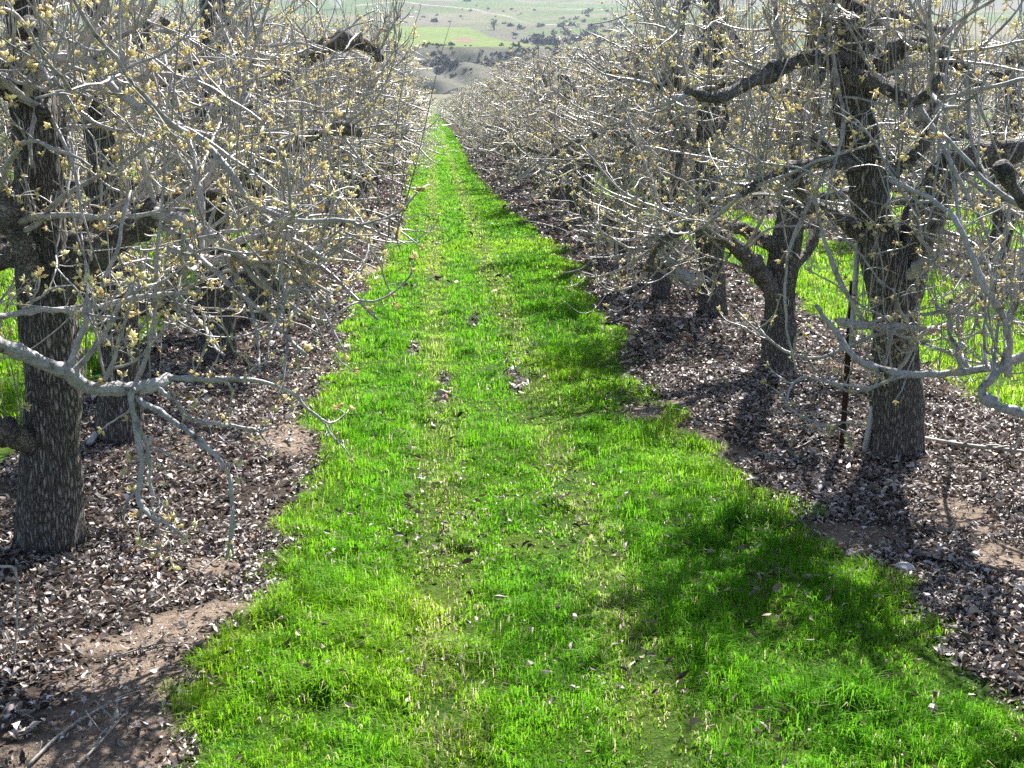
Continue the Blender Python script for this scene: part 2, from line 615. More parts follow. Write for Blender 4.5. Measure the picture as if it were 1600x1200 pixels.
# ------------------------------------------------------------------ dead leaves
def leaves(X, Y, size, rng, lift=0.0):
    n = len(X)
    L = size * np.clip(rng.lognormal(-0.05, 0.38, n), 0.35, 2.0)
    W = L * rng.uniform(0.40, 0.62, n)
    a = rng.uniform(0, 2 * PI, n)
    fx = np.stack([np.cos(a), np.sin(a), rng.normal(0, 0.42, n)], 1)
    fx /= np.linalg.norm(fx, axis=1, keepdims=True)
    nz = np.stack([rng.normal(0, 0.5, n), rng.normal(0, 0.5, n), np.ones(n)], 1)
    sd_ = np.cross(nz, fx)
    sd_ /= np.linalg.norm(sd_, axis=1, keepdims=True)
    up = np.cross(fx, sd_)
    curl = rng.normal(0.22, 0.30, n)
    bend = rng.normal(0.0, 0.18, n)
    b = np.stack([X, Y, ground_z(X, Y) + rng.uniform(0.004, 0.022, n) + lift], 1)
    us = np.array([-0.55, -0.2, 0.2, 0.6])
    ws = np.array([0.06, 0.9, 0.8, 0.04])
    V = []
    for u, wd in zip(us, ws):
        ctr = b + fx * (L * u)[:, None] + up * (L * bend * (1 - (2 * u) ** 2))[:, None]
        jit = rng.uniform(0.45, 1.3, n)
        for s in (-1, 0, 1):
            V.append(ctr + sd_ * (W * wd * 0.5 * s * jit * rng.uniform(0.7, 1.25, n))[:, None] + up * (W * curl * abs(s) * wd)[:, None])
    V = np.stack(V, 1)
    o = (np.arange(n) * 12)[:, None]
    q = []
    for i in range(3):
        for j in range(2):
            q.append(np.stack([o + i * 3 + j, o + i * 3 + j + 1, o + i * 3 + j + 4, o + i * 3 + j + 3], -1)[:, 0])
    pal = np.array([(0.18, 0.152, 0.136), (0.28, 0.235, 0.205), (0.42, 0.375, 0.35), (0.085, 0.064, 0.053), (0.60, 0.56, 0.56), (0.21, 0.125, 0.075), (0.045, 0.034, 0.028)])
    c = pal[rng.choice(len(pal), n, p=[.27, .22, .13, .18, .03, .05, .12])] * rng.uniform(0.9, 1.45, n)[:, None]
    return V.reshape(-1, 3), [(np.concatenate(q), 0)], np.repeat(c, 12, 0)


def leaf_object(name, specs):
    Vs, Fs, Cs, off = [], [], [], 0
    for (y0, y1, x0, x1, dens, size, mode) in specs:
        X, Y = scatter(y0, y1, x0, x1, dens, rng)
        ok = np.abs((X - 0.065 * Y)) < 0.60 * Y + 1.0
        X, Y = X[ok], Y[ok]
        g = grassness(X, Y)
        pile = fbm(X * 1.7 + 12, Y * 1.7, 4)
        dirt = fbm(X * 1.1 + 70, Y * 1.1, 4)
        if mode != 'grass':
            p = (1 - g) * (0.08 + 0.6 * dirtness(X, Y)) if mode == 'crumb' else (1 - g) * (0.45 + 0.7 * smooth(0.34, 0.58, pile)) * (1 - 0.92 * dirtness(X, Y))
        if mode == 'grass':
            p = g * smooth(0.45, 0.7, pile) * (0.5 + tracks(X)) + 0.06
            p = np.where(g < 0.5, 0, p)
        keep = rng.random(len(X)) < p
        v, f, c = leaves(X[keep], Y[keep], size, rng, 0.03 if mode == 'grass' else 0.0)
        if mode == 'grass':
            c = c * np.array([0.62, 0.54, 0.46])
        Vs.append(v); Cs.append(c)
        Fs += [(q + off, m) for q, m in f]
        off += len(v)
    return tag(link(name, mesh_np(name, np.concatenate(Vs), Fs, [MT['leaf']], False, np.concatenate(Cs))), kind='stuff')


LS = []
for xa, xb in ((-4.2, -0.5), (0.9, 4.4)):
    LS += [(2.9, 6, xa, xb, 5200, 0.027, 'soil'), (2.9, 6, xa, xb, 2600, 0.013, 'crumb'), (6, 10, xa, xb, 1100, 0.018, 'crumb'), (6, 10, xa, xb, 3400, 0.031, 'soil'), (10, 18, xa, xb, 1000, 0.048, 'soil'),
           (18, 35, xa, xb, 260, 0.085, 'soil'), (35, 80, xa, xb, 60, 0.14, 'soil')]
LS += [(2.9, 8, -0.6, 1.0, 3000, 0.036, 'soil'), (8, 16, -0.6, 1.0, 1500, 0.045, 'soil')]
for k in (-2, -1, 1, 2):
    xa = (ROW_L if k < 0 else ROW_R) + (k + (1 if k < 0 else -1) * 0) * PITCH
    LS += [(8, 20, xa - 1.4, xa + 1.4, 160, 0.06, 'soil'), (20, 50, xa - 1.4, xa + 1.4, 40, 0.09, 'soil')]
l1 = leaf_object('leaf_litter', LS)
tag(l1, 'dead brown and grey leaf litter under the tree rows', 'leaf litter')
l2 = leaf_object('fallen_leaves', [(2.9, 6, -1.0, 2.4, 420, 0.025, 'grass'), (6, 12, -1.0, 2.1, 200, 0.030, 'grass'), (12, 25, -1, 2, 30, 0.06, 'grass')])
tag(l2, 'scattered dead leaves lying in the green grass', 'fallen leaves')


# ------------------------------------------------------------------ trees
def crom(pts, n):
    p = np.asarray(pts, float)
    p = np.vstack([2 * p[0] - p[1], p, 2 * p[-1] - p[-2]])
    m = len(p) - 3
    u = np.linspace(0, m - 1e-6, n)
    i = u.astype(int)
    t = (u - i)[:, None]
    a, b, c, d = p[i], p[i + 1], p[i + 2], p[i + 3]
    return 0.5 * (2 * b + (c - a) * t + (2 * a - 5 * b + 4 * c - d) * t ** 2 + (3 * b - 3 * c + d - a) * t ** 3)


def unit(v):
    return v / (np.linalg.norm(v, axis=-1, keepdims=True) + 1e-9)


def grow(rng, s, d, L, n, wob, bias, hx=(-1.5, 1.5), hy=1.5, zmin=0.72, zmax=2.95):
    s = np.asarray(s, float)
    m = len(s)
    d = unit(np.asarray(d, float))
    step = np.broadcast_to(np.asarray(L, float) / (n - 1), (m,))[:, None]
    p = s.copy()
    out = [p.copy()]
    for i in range(n - 1):
        d = d + rng.normal(0, wob, (m, 3)) + bias
        d[:, 2] += 0.22 * ((p[:, 2] < zmin + 0.08).astype(float) - (p[:, 2] > zmax - 0.1))
        d = unit(d)
        p = p + d * step
        out.append(p.copy())
    c = np.stack(out, 1)
    # a shoot that would leave the pruned outline of the row is a shorter shoot
    q = c - c[:, :1]
    k = np.ones(m)
    for ax, lo, hi in ((0, hx[0], hx[1]), (1, -hy, hy), (2, zmin, zmax)):
        j = rng.normal(0, 0.13, m)
        if ax == 0:                                   # the crown narrows towards its top
            fz = 1 - 0.32 * np.clip((s[:, 2] - 1.4) / 1.4, 0, 1)
            lo, hi = lo * fz, hi * fz
        mx, mn = np.maximum(q[..., ax].max(1), 1e-4), np.minimum(q[..., ax].min(1), -1e-4)
        k = np.minimum(k, np.clip(np.maximum(hi + j - s[:, ax], 0.22) / mx, 0.12, 1))
        k = np.minimum(k, np.clip(np.minimum(lo + j - s[:, ax], -0.22) / mn, 0.12, 1))
    return c[:, :1] + q * k[:, None, None]


def pick(rng, chains, rad, m, t0, t1):
    """m points on a batch of chains: position, tangent, radius"""
    k, n = chains.shape[:2]
    i = rng.integers(0, k, m)
    u = rng.uniform(t0, t1, m) * (n - 1)
    j = np.minimum(u.astype(int), n - 2)
    f = (u - j)[:, None]
    a, b = chains[i, j], chains[i, j + 1]
    return a * (1 - f) + b * f, unit(b - a), rad[i, j]


def taper(L, n, r0, r1, rng, knob=0.0, pw=0.8):
    t = np.linspace(0, 1, n)[None] ** pw
    r = np.asarray(r0)[:, None] * (1 - t) + np.asarray(r1)[:, None] * t
    if knob:
        kn = np.clip(rng.normal(0, 1, r.shape), -0.6, 2.4)
        r = r * (1 + knob * kn)
    return r


def bud_geo(mb, pos, d, size, k, rng, m):
    n = len(pos)
    if n == 0:
        return
    pos = np.repeat(pos, k, 0)
    d = np.repeat(d, k, 0)
    dd = unit(d * 0.8 + rng.normal(0, 0.75, (n * k, 3)) + np.array([0, 0, 0.35]))
    L = np.repeat(size * rng.uniform(0.45, 1.35, n), k) * rng.uniform(0.6, 1.2, n * k)
    W = L * rng.uniform(0.16, 0.28, n * k)
    e1 = unit(np.cross(dd, rng.normal(0, 1, (n * k, 3))))
    e2 = np.cross(dd, e1)
    c = pos + dd * (L * 0.55)[:, None]
    V = np.stack([pos, c + e1 * W[:, None], c + e2 * W[:, None] * 0.7, c - e1 * W[:, None], c - e2 * W[:, None] * 0.7, pos + dd * L[:, None]], 1).reshape(-1, 3)
    o = (np.arange(n * k) * 6)[:, None]
    f = np.concatenate([o + np.array(x) for x in ((0, 2, 1), (0, 3, 2), (0, 4, 3), (0, 1, 4), (5, 1, 2), (5, 2, 3), (5, 3, 4), (5, 4, 1))])
    mb.add(V, f, m)


def trunk_geo(mb, path, r, k, seed, m=0, amp=0.10):
    """a furrowed, lumpy trunk"""
    n0 = len(mb.v)
    mb.tubes(path, r, k, m)
    V = mb.v[-1]
    nr = len(path) + 2
    ctr = np.repeat(np.concatenate([path[:1], path, path[-1:]]), k, 0)
    ang = np.tile(np.arange(k), nr)
    z = np.repeat(np.concatenate([path[:1], path, path[-1:]])[:, 2], k)
    # noise that closes round the trunk
    ca, sa = np.cos(ang * 2 * PI / k), np.sin(ang * 2 * PI / k)
    lump = fbm(ca * 1.1 + seed * 3.7 + 20, sa * 1.1 + z * 2.2, 3) - 0.5
    fur = fbm(ca * 5 + seed * 1.3 + 50, sa * 5 + z * 2.5 + 9, 3) - 0.5
    mb.v[-1] = ctr + (V - ctr) * (1 + lump * 0.42 + fur * amp * 3)[:, None]


def tree_parts(seed, lod, trunk=None, hand=(), hx=(-1.72, 1.72), nl=9, dens=1.0, height=2.6, r0=0.145, auto=True, zlo=0.72, zbot=0.6):
    """meshes of one pear tree in its own coordinates; lod 0 near, 1 middle, 2 far"""
    rng = np.random.default_rng(seed)
    k_tr, k_li, k_br, k_tw = [(28, 12, 7, 4), (16, 8, 5, 3), (7, 4, 3, 3)][lod]
    n_tr = [80, 44, 12][lod]
    if trunk is None:
        t = np.linspace(0, 1, 8)
        wx, wy = rng.normal(0, 0.045, 8), rng.normal(0, 0.045, 8)
        ln = rng.normal(0, 0.03, 2)
        trunk = np.stack([np.cumsum(wx) * (t > 0) + ln[0] * t * 3, np.cumsum(wy) * (t > 0) + ln[1] * t * 3, t * height], 1)
        trunk[0, :2] = 0
    path = crom(trunk, n_tr)
    path[0, 2] -= 0.08
    tt = np.linspace(0, 1, n_tr)
    r = r0 * (1.0 - 0.45 * tt) + r0 * 0.08 * np.exp(-tt * 26)
    r = r * (1 + 0.16 * np.sin(tt * 17 + seed) * (tt > 0.15) * rng.uniform(0.3, 1))
    out = {'trunk': (path, r, k_tr)}
    # --- scaffold limbs
    limbs, lrad = [], []
    n_li = [26, 18, 8][lod]
    if auto:
        zz = zlo + (height * 0.95 - zlo) * np.linspace(0, 1, nl) ** 1.25 + rng.normal(0, 0.07, nl)
        az = np.arange(nl) * 2.4 + rng.uniform(0, 6) + rng.normal(0, 0.35, nl)
        idx = np.clip((zz / height * n_tr).astype(int), 0, n_tr - 1)
        s = path[idx]
        sx = np.where(np.cos(az) >= 0, 1, -1)
        d = np.stack([np.cos(az) * 1.1, np.sin(az), rng.uniform(-0.1, 0.7, nl)], 1)
        L = rng.uniform(0.95, 1.5, nl) * (1.1 - 0.4 * zz / height)
        ch = grow(rng, s, d, L, n_li, [0.17, 0.2, 0.3][lod], np.array([0, 0, 0.01]), (hx[0] * 0.92, hx[1] * 0.92), 1.3, 0.72, 2.6)
        rr = taper(L, n_li, 0.054 * rng.uniform(0.75, 1.2, nl) * (1.15 - 0.3 * zz / height) * r0 / 0.145, np.full(nl, 0.018), rng, [0.16, 0.16, 0.1][lod])
        tl = np.linspace(0, 1, n_li)[None]
        rr = rr * (1 + 0.55 * np.exp(-tl / 0.06)) * (1 + rng.uniform(0.2, 0.9, (nl, 1)) * np.exp(-((tl - rng.uniform(0.93, 1.0, (nl, 1))) / 0.06) ** 2)) \
            * (1 + rng.uniform(0, 0.7, (nl, 1)) * np.exp(-((tl - rng.uniform(0.4, 0.75, (nl, 1))) / 0.05) ** 2))
        limbs += list(ch)
        lrad += list(rr)
    pale = [False] * len(limbs)
    for pts, ra, rb, pl in hand:
        pale.append(pl)
        q = crom(pts, n_li + 10)
        q = q + np.cumsum(rng.normal(0, 0.0032 if ra < 0.03 else 0.002, q.shape), 0)
        kn = 1 + np.clip(rng.normal(0, 0.09, n_li + 10), -0.08, 0.3) * (1 if ra > 0.018 else 0.9)
        th = np.linspace(0, 1, n_li + 10)
        for _ in range(4):
            kn = kn * (1 + rng.uniform(0.12, 0.5) * np.exp(-((th - rng.uniform(0.1, 0.95)) / 0.025) ** 2))
        limbs.append(q)
        lrad.append((np.linspace(ra, rb, n_li + 10)) * kn)
    out['limbs'] = list(zip(limbs, lrad, pale))
    # resample the limbs to one batch as sources for twigs
    def rs(a, n=20):
        i = np.linspace(0, len(a) - 1, n)
        j = np.minimum(i.astype(int), len(a) - 2)
        f = (i - j)
        f = f[:, None] if a.ndim == 2 else f
        return a[j] * (1 - f) + a[j + 1] * f
    LC = np.stack([rs(a) for a in limbs])
    LR = np.stack([rs(a) for a in lrad])
    big = np.array([l[0] > 0.0175 for l in lrad])
    mb, bb = MB(), MB()
    q = dens * [1.0, 0.8, 0.42][lod]
    thick = [0.88, 1.05, 1.8][lod]
    # --- branches
    BG, BGR = LC[big], LR[big]
    nb = int(len(BG) * 11 * q)
    s, tg, pr = pick(rng, BG, BGR, nb, 0.25, 1.0)
    outw = unit(np.stack([s[:, 0], s[:, 1] * 0.8, np.zeros(nb)], 1))
    d = tg * 0.45 + outw * 0.45 + rng.normal(0, 0.65, (nb, 3)) + np.array([0, 0, 0.18])
    L = rng.uniform(0.45, 1.3, nb)
    bias = np.zeros((nb, 3))
    bias[:, 2] = rng.choice([-0.05, 0.0, 0.06], nb, p=[0.4, 0.3, 0.3])
    nB = [16, 11, 6][lod]
    BC = grow(rng, s, d, L, nB, [0.10, 0.14, 0.22][lod], bias, hx, 1.5, zbot, [3.1, 2.75, 2.75][lod])
    r0b = np.minimum(rng.uniform(0.0095, 0.019, nb), pr * 0.8)
    BR = taper(L, nB, r0b * thick, 0.42 * r0b * thick, rng, [0.14, 0.1, 0][lod])
    mb.tubes(BC, BR, k_br, 0)
    # --- smaller branches
    ns = int(nb * [3.6, 3.6, 3.6][lod])
    s, tg, pr = pick(rng, BC, BR, ns, 0.12, 1.0)
    d = tg * 0.35 + rng.normal(0, 0.75, (ns, 3)) + np.array([0, 0, 0.25])
    L = rng.uniform(0.16, 0.62, ns)
    bias = np.zeros((ns, 3))
    bias[:, 2] = rng.choice([-0.06, 0.03, 0.12], ns)
    nS = [10, 7, 4][lod]
    SC = grow(rng, s, d, L, nS, [0.12, 0.16, 0.24][lod], bias, hx, 1.55, zbot, [3.35, 2.9, 2.9][lod])
    if (~big).any():
        nt_ = 6 * int((~big).sum())
        s_, tg_, _ = pick(rng, LC[~big], LR[~big], nt_, 0.15, 1.0)
        TC = grow(rng, s_, tg_ * 0.7 + rng.normal(0, 0.6, (nt_, 3)), rng.uniform(0.06, 0.28, nt_), SC.shape[1], 0.2, np.array([0, 0, -0.02]), (-9, 9), 9, -9, 9)
        SC = np.concatenate([SC, TC])
        ns += nt_
    r0s = rng.uniform(0.0036, 0.0075, ns) * thick
    SR = taper(L, nS, r0s, 0.55 * r0s, rng, [0.15, 0.1, 0][lod])
    mb.tubes(SC, SR, k_tw if lod else 5, 0)
    # --- straight upright shoots
    nh = int(len(BG) * [25, 28, 46][lod] * q)
    s1, _, _ = pick(rng, BG, BGR, nh // 2, 0.15, 1.0)
    s2, _, _ = pick(rng, BC, BR, nh - nh // 2, 0.1, 0.9)
    s = np.concatenate([s1, s2])
    d = rng.normal(0, 0.13, (nh, 3)) + np.array([0, 0, 1])
    L = np.minimum(rng.uniform(0.25, 0.85, nh), np.maximum([3.75, 3.05, 3.05][lod] - s[:, 2], 0.12) * rng.uniform(0.5, 1.25, nh))
    HC = grow(rng, s, d, L, [7, 5, 3][lod], 0.035, np.array([0, 0, 0.03]), (-9, 9), 9, 0, 3.6)
    r0h = rng.uniform(0.0026, 0.0042, nh) * thick
    HR = taper(L, HC.shape[1], r0h * 1.1, 0.35 * r0h, rng)
    mb.tubes(HC, HR, k_tw, 1)
    # --- spurs with a bud cluster
    cols = []
    for chains, rad, cnt in ((BC, BR, int(nb * 7)), (SC, SR, int(ns * 2.5)), (LC, LR, int(len(limbs) * 9 * q)), (HC, HR, int(nh * 0.8))):
        cnt = int(cnt * [1, 0.75, 0.42][lod])
        s, tg, pr = pick(rng, chains, rad, cnt, 0.08, 1.0)
        d = tg * 0.15 + rng.normal(0, 0.7, (cnt, 3)) + np.array([0, 0, 0.35])
        cols.append((s, d))
    s = np.concatenate([c[0] for c in cols])
    d = np.concatenate([c[1] for c in cols])
    n = len(s)
    L = rng.uniform(0.025, 0.11, n)
    PC = grow(rng, s, d, L, [4, 3, 2][lod], 0.38, np.array([0, 0, 0.05]), (-9, 9), 9, 0, 9)
    if lod < 2:
        r0p = rng.uniform(0.0024, 0.0042, n) * thick
        mb.tubes(PC, taper(L, PC.shape[1], r0p, r0p * 0.85, rng), 3, 0, False)
    has = rng.random(n) < [0.68, 0.65, 0.75][lod]
    tip = PC[:, -1]
    td = unit(PC[:, -1] - PC[:, -2])
    bud_geo(bb, tip[has], td[has], [0.025, 0.034, 0.058][lod], [7, 4, 2][lod], rng, 0)
    tips = SC[:, -1]
    tdd = unit(SC[:, -1] - SC[:, -2])
    bud_geo(bb, tips, tdd, [0.028, 0.036, 0.058][lod], [7, 4, 2][lod], rng, 0)
    out['crown'] = mb
    out['buds'] = bb
    out['k_li'] = k_li
    return out


def build_tree(prt, seed):
    """an Empty with trunk, limbs and crown (> buds)"""
    root = bpy.data.objects.new('pear_tree', None)
    COL.objects.link(root)
    root.empty_display_size = 0.2
    tb = MB()
    path, r, k = prt['trunk']
    trunk_geo(tb, path, r, k, seed)
    link('trunk', tb.mesh('trunk', [MT['bark']]), root)
    for i, (p, r, pl) in enumerate(prt['limbs']):
        lb = MB()
        thin = pl
        lb.tubes(p, r, prt['k_li'])
        link('limb', lb.mesh('limb', [MT['pale'] if thin else MT['limb']]), root)
    c = link('crown', prt['crown'].mesh('crown', [MT['branch'], MT['shoot']]), root)
    b = link('buds', prt['buds'].mesh('buds', [MT['bud']]), c)
    b['kind'] = 'stuff'
    return root


def one_mesh(prt, seed):
    m = MB()
    path, r, k = prt['trunk']
    trunk_geo(m, path, r, k, seed, 0, 0.05)
    for p, r, pl in prt['limbs']:
        m.tubes(p, r, prt['k_li'], 1)
    for src, shift in ((prt['crown'], 2), (prt['buds'], 4)):
        v = np.concatenate(src.v)
        off = m.n
        m.v.append(v)
        for f, mi in src.f:
            m.f.append((f + off, mi + shift))
        m.n += len(v)
    return m.mesh('far_tree', [MT['bark'], MT['limb'], MT['branch'], MT['shoot'], MT['bud']])


def copy_tree(o, parent=None):
    c = o.copy()
    COL.objects.link(c)
    c.parent = parent
    for ch in o.children:
        copy_tree(ch, c)
    return c


def hb(pts, base, w0, w1):
    """traced branch: (px, py, distance) -> local points and radii (widths in photo pixels)"""
    q = np.array([P(a, b, y) for a, b, y in pts]) - base
    return q, w0 * pts[0][2] / F / 2, w1 * pts[-1][2] / F / 2


GL, GRR, GO = 'pear trees of the left row', 'pear trees of the right row', 'pear trees of the rows beyond'


def near_tree(seed, base, label, group, trunk_px=None, hand=(), **kw):
    base = np.array([base[0], base[1], 0.0])
    tr = None
    if trunk_px:
        tr = np.array([P(a, b, y) for a, b, y in trunk_px]) - base
        tr[0] = 0
    hd = [hb(h[0], base, h[1], h[2]) + (h[1] <= 20 or len(h) > 3,) for h in hand]
    t = build_tree(tree_parts(seed, 0, tr, hd, **kw), seed)
    t.location = base
    tag(t, label, 'tree', group)
    return t


def d0(px, py):
    return G(px, py)[1]


bL1, bL2, bL3, bL4 = G(78, 846), G(188, 685), G(345, 560), G(402, 500)
bR1, bR2, bR3, bR4 = G(1405, 708), G(1213, 574), G(1112, 490), G(1032, 463)
y1 = bL1[1]
near_tree(101, (-2.0, bL1[1] - 2.0), 'near left pear tree outside the photo whose pale low limb droops over the leaf litter', GL,
          hand=[([(-160, 480, 3.9), (-60, 515, 4.1), (0, 540, 4.25), (50, 562, 4.35), (100, 580, 4.4), (135, 604, 4.45), (190, 606, 4.5), (245, 600, 4.55), (265, 588, 4.6)], 30, 17, 1),
                ([(205, 603, 4.5), (206, 640, 4.5), (215, 720, 4.48), (209, 770, 4.46), (235, 800, 4.42), (264, 822, 4.4)], 11, 5),
                ([(212, 622, 4.5), (255, 650, 4.45), (310, 690, 4.4), (350, 730, 4.38), (358, 790, 4.36), (352, 862, 4.35)], 10, 5),
                ([(207, 640, 4.5), (228, 715, 4.5), (235, 800, 4.52), (243, 862, 4.55)], 7, 3),
                ([(240, 603, 4.55), (300, 655, 4.6), (390, 667, 4.7), (432, 660, 4.8)], 8, 4),
                ([(-60, 505, 4.2), (0, 495, 4.5), (60, 487, 4.6), (150, 481, 4.7), (250, 466, 4.8), (312, 462, 4.9)], 11, 7),
                ([(262, 590, 4.6), (330, 585, 4.7), (430, 590, 4.9), (500, 640, 5.0), (530, 690, 5.0)], 9, 3)],
          nl=3, dens=0.28, hx=(-1.5, 0.95), zlo=1.8, zbot=1.15)
near_tree(102, bL1, 'nearest pear tree in the left row, thick furrowed trunk forking into a raised dark limb', GL,
          [(78, 846, y1), (79, 760, y1), (81, 660, y1), (82, 590, y1), (72, 500, y1), (66, 400, y1), (60, 300, y1), (55, 200, y1), (45, 100, y1), (35, -30, y1), (25, -150, y1)],
          [([(80, 500, y1), (115, 430, y1 - .05), (165, 385, y1 - .15), (215, 350, y1 - .25), (245, 310, y1 - .3)], 46, 34),
           ([(235, 330, y1 - .3), (290, 345, y1 - .4), (350, 380, y1 - .5), (400, 408, y1 - .55), (430, 416, y1 - .6), (495, 390, y1 - .7), (525, 368, y1 - .7)], 20, 8),
           ([(262, 390, y1 - .3), (320, 408, y1 - .4), (390, 410, y1 - .5), (430, 425, y1 - .5)], 18, 10),
           ([(78, 520, y1), (55, 450, y1 - .1), (30, 385, y1 - .2), (5, 330, y1 - .25), (-40, 260, y1 - .3)], 40, 26),
           ([(75, 700, y1), (40, 690, y1 - .1), (0, 668, y1 - .2), (-60, 640, y1 - .3)], 40, 30),
           ([(40, 150, y1 - .2), (60, 112, y1 - .45), (85, 92, y1 - .6), (120, 84, y1 - .7), (145, 90, y1 - .7), (163, 104, y1 - .7), (190, 145, y1 - .75), (255, 180, y1 - .8), (330, 225, y1 - .85), (365, 272, y1 - .9), (390, 310, y1 - .9), (450, 333, y1 - .95), (515, 336, y1 - 1.0), (560, 337, y1 - 1.0)], 15, 6),
           ([(45, 130, y1), (20, 140, y1 - .2), (-20, 135, y1 - .3)], 40, 30)],
          nl=7, r0=0.148, zlo=1.1, zbot=0.95, dens=0.62, hx=(-1.6, 1.45))
y = bL2[1]
near_tree(103, bL2, 'second pear tree along the left row, its slimmer trunk half hidden behind the first', GL,
          [(188, 685, y), (190, 600, y), (182, 480, y), (170, 360, y), (165, 250, y), (155, 150, y), (150, 40, y), (145, -80, y)], r0=0.13, hx=(-1.6, 1.5), dens=0.85)
y = bL3[1]
near_tree(104, bL3, 'third pear tree along the left row, with trunk base dark against leaf litter', GL,
          [(345, 560, y), (342, 480, y), (335, 380, y), (330, 260, y), (335, 150, y), (330, 40, y), (330, -60, y)],
          [([(340, 500, y), (300, 470, y - .1), (255, 470, y - .2), (215, 490, y - .3)], 30, 20),
           ([(335, 330, y), (400, 260, y - .3), (470, 225, y - .6), (520, 205, y - .8), (560, 212, y - .9)], 26, 13)], r0=0.14, hx=(-1.6, 1.5), dens=0.9)
near_tree(105, bL4, 'fourth pear tree along the left row, trunk base near the grass edge', GL, r0=0.125, hx=(-1.6, 1.5),
          hand=[([(420, 150, bL4[1]), (455, 110, bL4[1] - .3), (500, 75, bL4[1] - .5), (545, 62, bL4[1] - .7), (580, 75, bL4[1] - .8), (592, 92, bL4[1] - .9)], 30, 14)])

y1 = bR1[1]
near_tree(201, (2.80, bR1[1] - 2.4), 'near right pear tree outside the photo whose long smooth grey branches curve in low', GRR,
          hand=[([(1720, 690, 4.9), (1650, 650, 5.0), (1600, 640, 5.0), (1560, 632, 5.05), (1540, 616, 5.1), (1552, 596, 5.1), (1585, 570, 5.1)], 20, 11),
                ([(1690, 530, 5.1), (1600, 557, 5.2), (1550, 572, 5.3), (1500, 580, 5.4), (1430, 584, 5.5), (1370, 575, 5.6), (1330, 552, 5.7), (1300, 510, 5.8), (1270, 470, 5.8)], 17, 7),
                ([(1575, 590, 5.2), (1570, 510, 5.2), (1530, 430, 5.3), (1495, 345, 5.4), (1450, 312, 5.5), (1400, 290, 5.6)], 13, 6),
                ([(1500, 580, 5.4), (1485, 500, 5.45), (1490, 470, 5.5)], 8, 5),
                ([(1575, 500, 5.2), (1590, 450, 5.2), (1600, 390, 5.25)], 9, 6),
                ([(1420, 585, 5.5), (1360, 600, 5.6), (1250, 590, 5.7), (1240, 640, 5.6), (1330, 680, 5.5)], 5, 3)],
          nl=4, dens=0.3, hx=(-0.9, 1.5), zlo=1.5, zbot=1.1)
near_tree(202, bR1, 'nearest pear tree in the right row, stout dark trunk forking above the rusty post', GRR,
          [(1405, 708, y1), (1402, 620, y1), (1398, 540, y1), (1395, 470, y1), (1378, 400, y1), (1358, 320, y1), (1345, 230, y1), (1330, 130, y1), (1333, 30, y1), (1340, -80, y1)],
          [([(1405, 490, y1), (1425, 400, y1), (1445, 330, y1 - .1), (1480, 265, y1 - .2), (1530, 245, y1 - .3), (1600, 235, y1 - .4), (1680, 210, y1 - .5)], 62, 30),
           ([(1330, 100, y1), (1270, 90, y1 - .3), (1200, 120, y1 - .4), (1130, 150, y1 - .5), (1080, 140, y1 - .6)], 30, 12),
           ([(1345, 180, y1), (1400, 80, y1 - .2), (1470, 80, y1 - .3), (1540, 140, y1 - .4)], 28, 14),
           ([(1312, 503, y1 - .6), (1380, 508, y1 - .5), (1470, 512, y1 - .4)], 14, 12),
           ([(1420, 430, y1 - .1), (1460, 405, y1 - .3), (1520, 415, y1 - .4), (1530, 450, y1 - .45)], 18, 14),
           ([(1350, 260, y1), (1290, 250, y1 - .3), (1210, 265, y1 - .5), (1160, 300, y1 - .6)], 24, 10)], r0=0.15, zlo=1.2, nl=7, dens=0.75, hx=(-0.92, 1.6))
y = bR2[1]
near_tree(203, bR2, 'second pear tree along the right row, trunk standing in its own dark shadow', GRR,
          [(1213, 574, y), (1218, 500, y), (1222, 430, y), (1235, 340, y), (1250, 250, y), (1265, 150, y), (1280, 50, y), (1285, -40, y)],
          [([(1220, 470, y), (1190, 430, y - .1), (1160, 395, y - .2), (1120, 365, y - .3), (1070, 350, y - .4)], 34, 16)], r0=0.132, hx=(-1.5, 1.6), dens=0.9)
y = bR3[1]
near_tree(204, bR3, 'third pear tree along the right row, low limb crossing to the smaller trunk beside it', GRR,
          [(1112, 490, y), (1112, 430, y), (1108, 370, y), (1102, 280, y), (1105, 190, y), (1115, 90, y), (1110, 0, y), (1110, -60, y)],
          [([(1110, 430, y), (1080, 440, y - .1), (1050, 410, y - .1), (1030, 390, y)], 20, 14)], r0=0.14)
near_tree(205, bR4, 'fourth pear tree along the right row, short slim trunk closest to the grass', GRR, r0=0.095)

# middle distance: five kinds, copied tree by tree
protos = [build_tree(tree_parts(300 + i, 1), 300 + i) for i in range(5)]
used = set()
rr = random.Random(4)


def place(protos_, i, x, y, label, group, wide=1.0):
    k = i % len(protos_)
    if (id(protos_), k) in used:
        o = copy_tree(protos_[k])
    else:
        o = protos_[k]
        used.add((id(protos_), k))
    o.location = (x, y, 0)
    o.rotation_euler = (0, 0, rr.choice((0, PI)) + rr.uniform(-0.3, 0.3))
    s = rr.uniform(0.95, 1.06)
    o.scale = (s * wide, s, s * rr.uniform(0.97, 1.05))
    tag(o, label, 'tree', group)
    return o


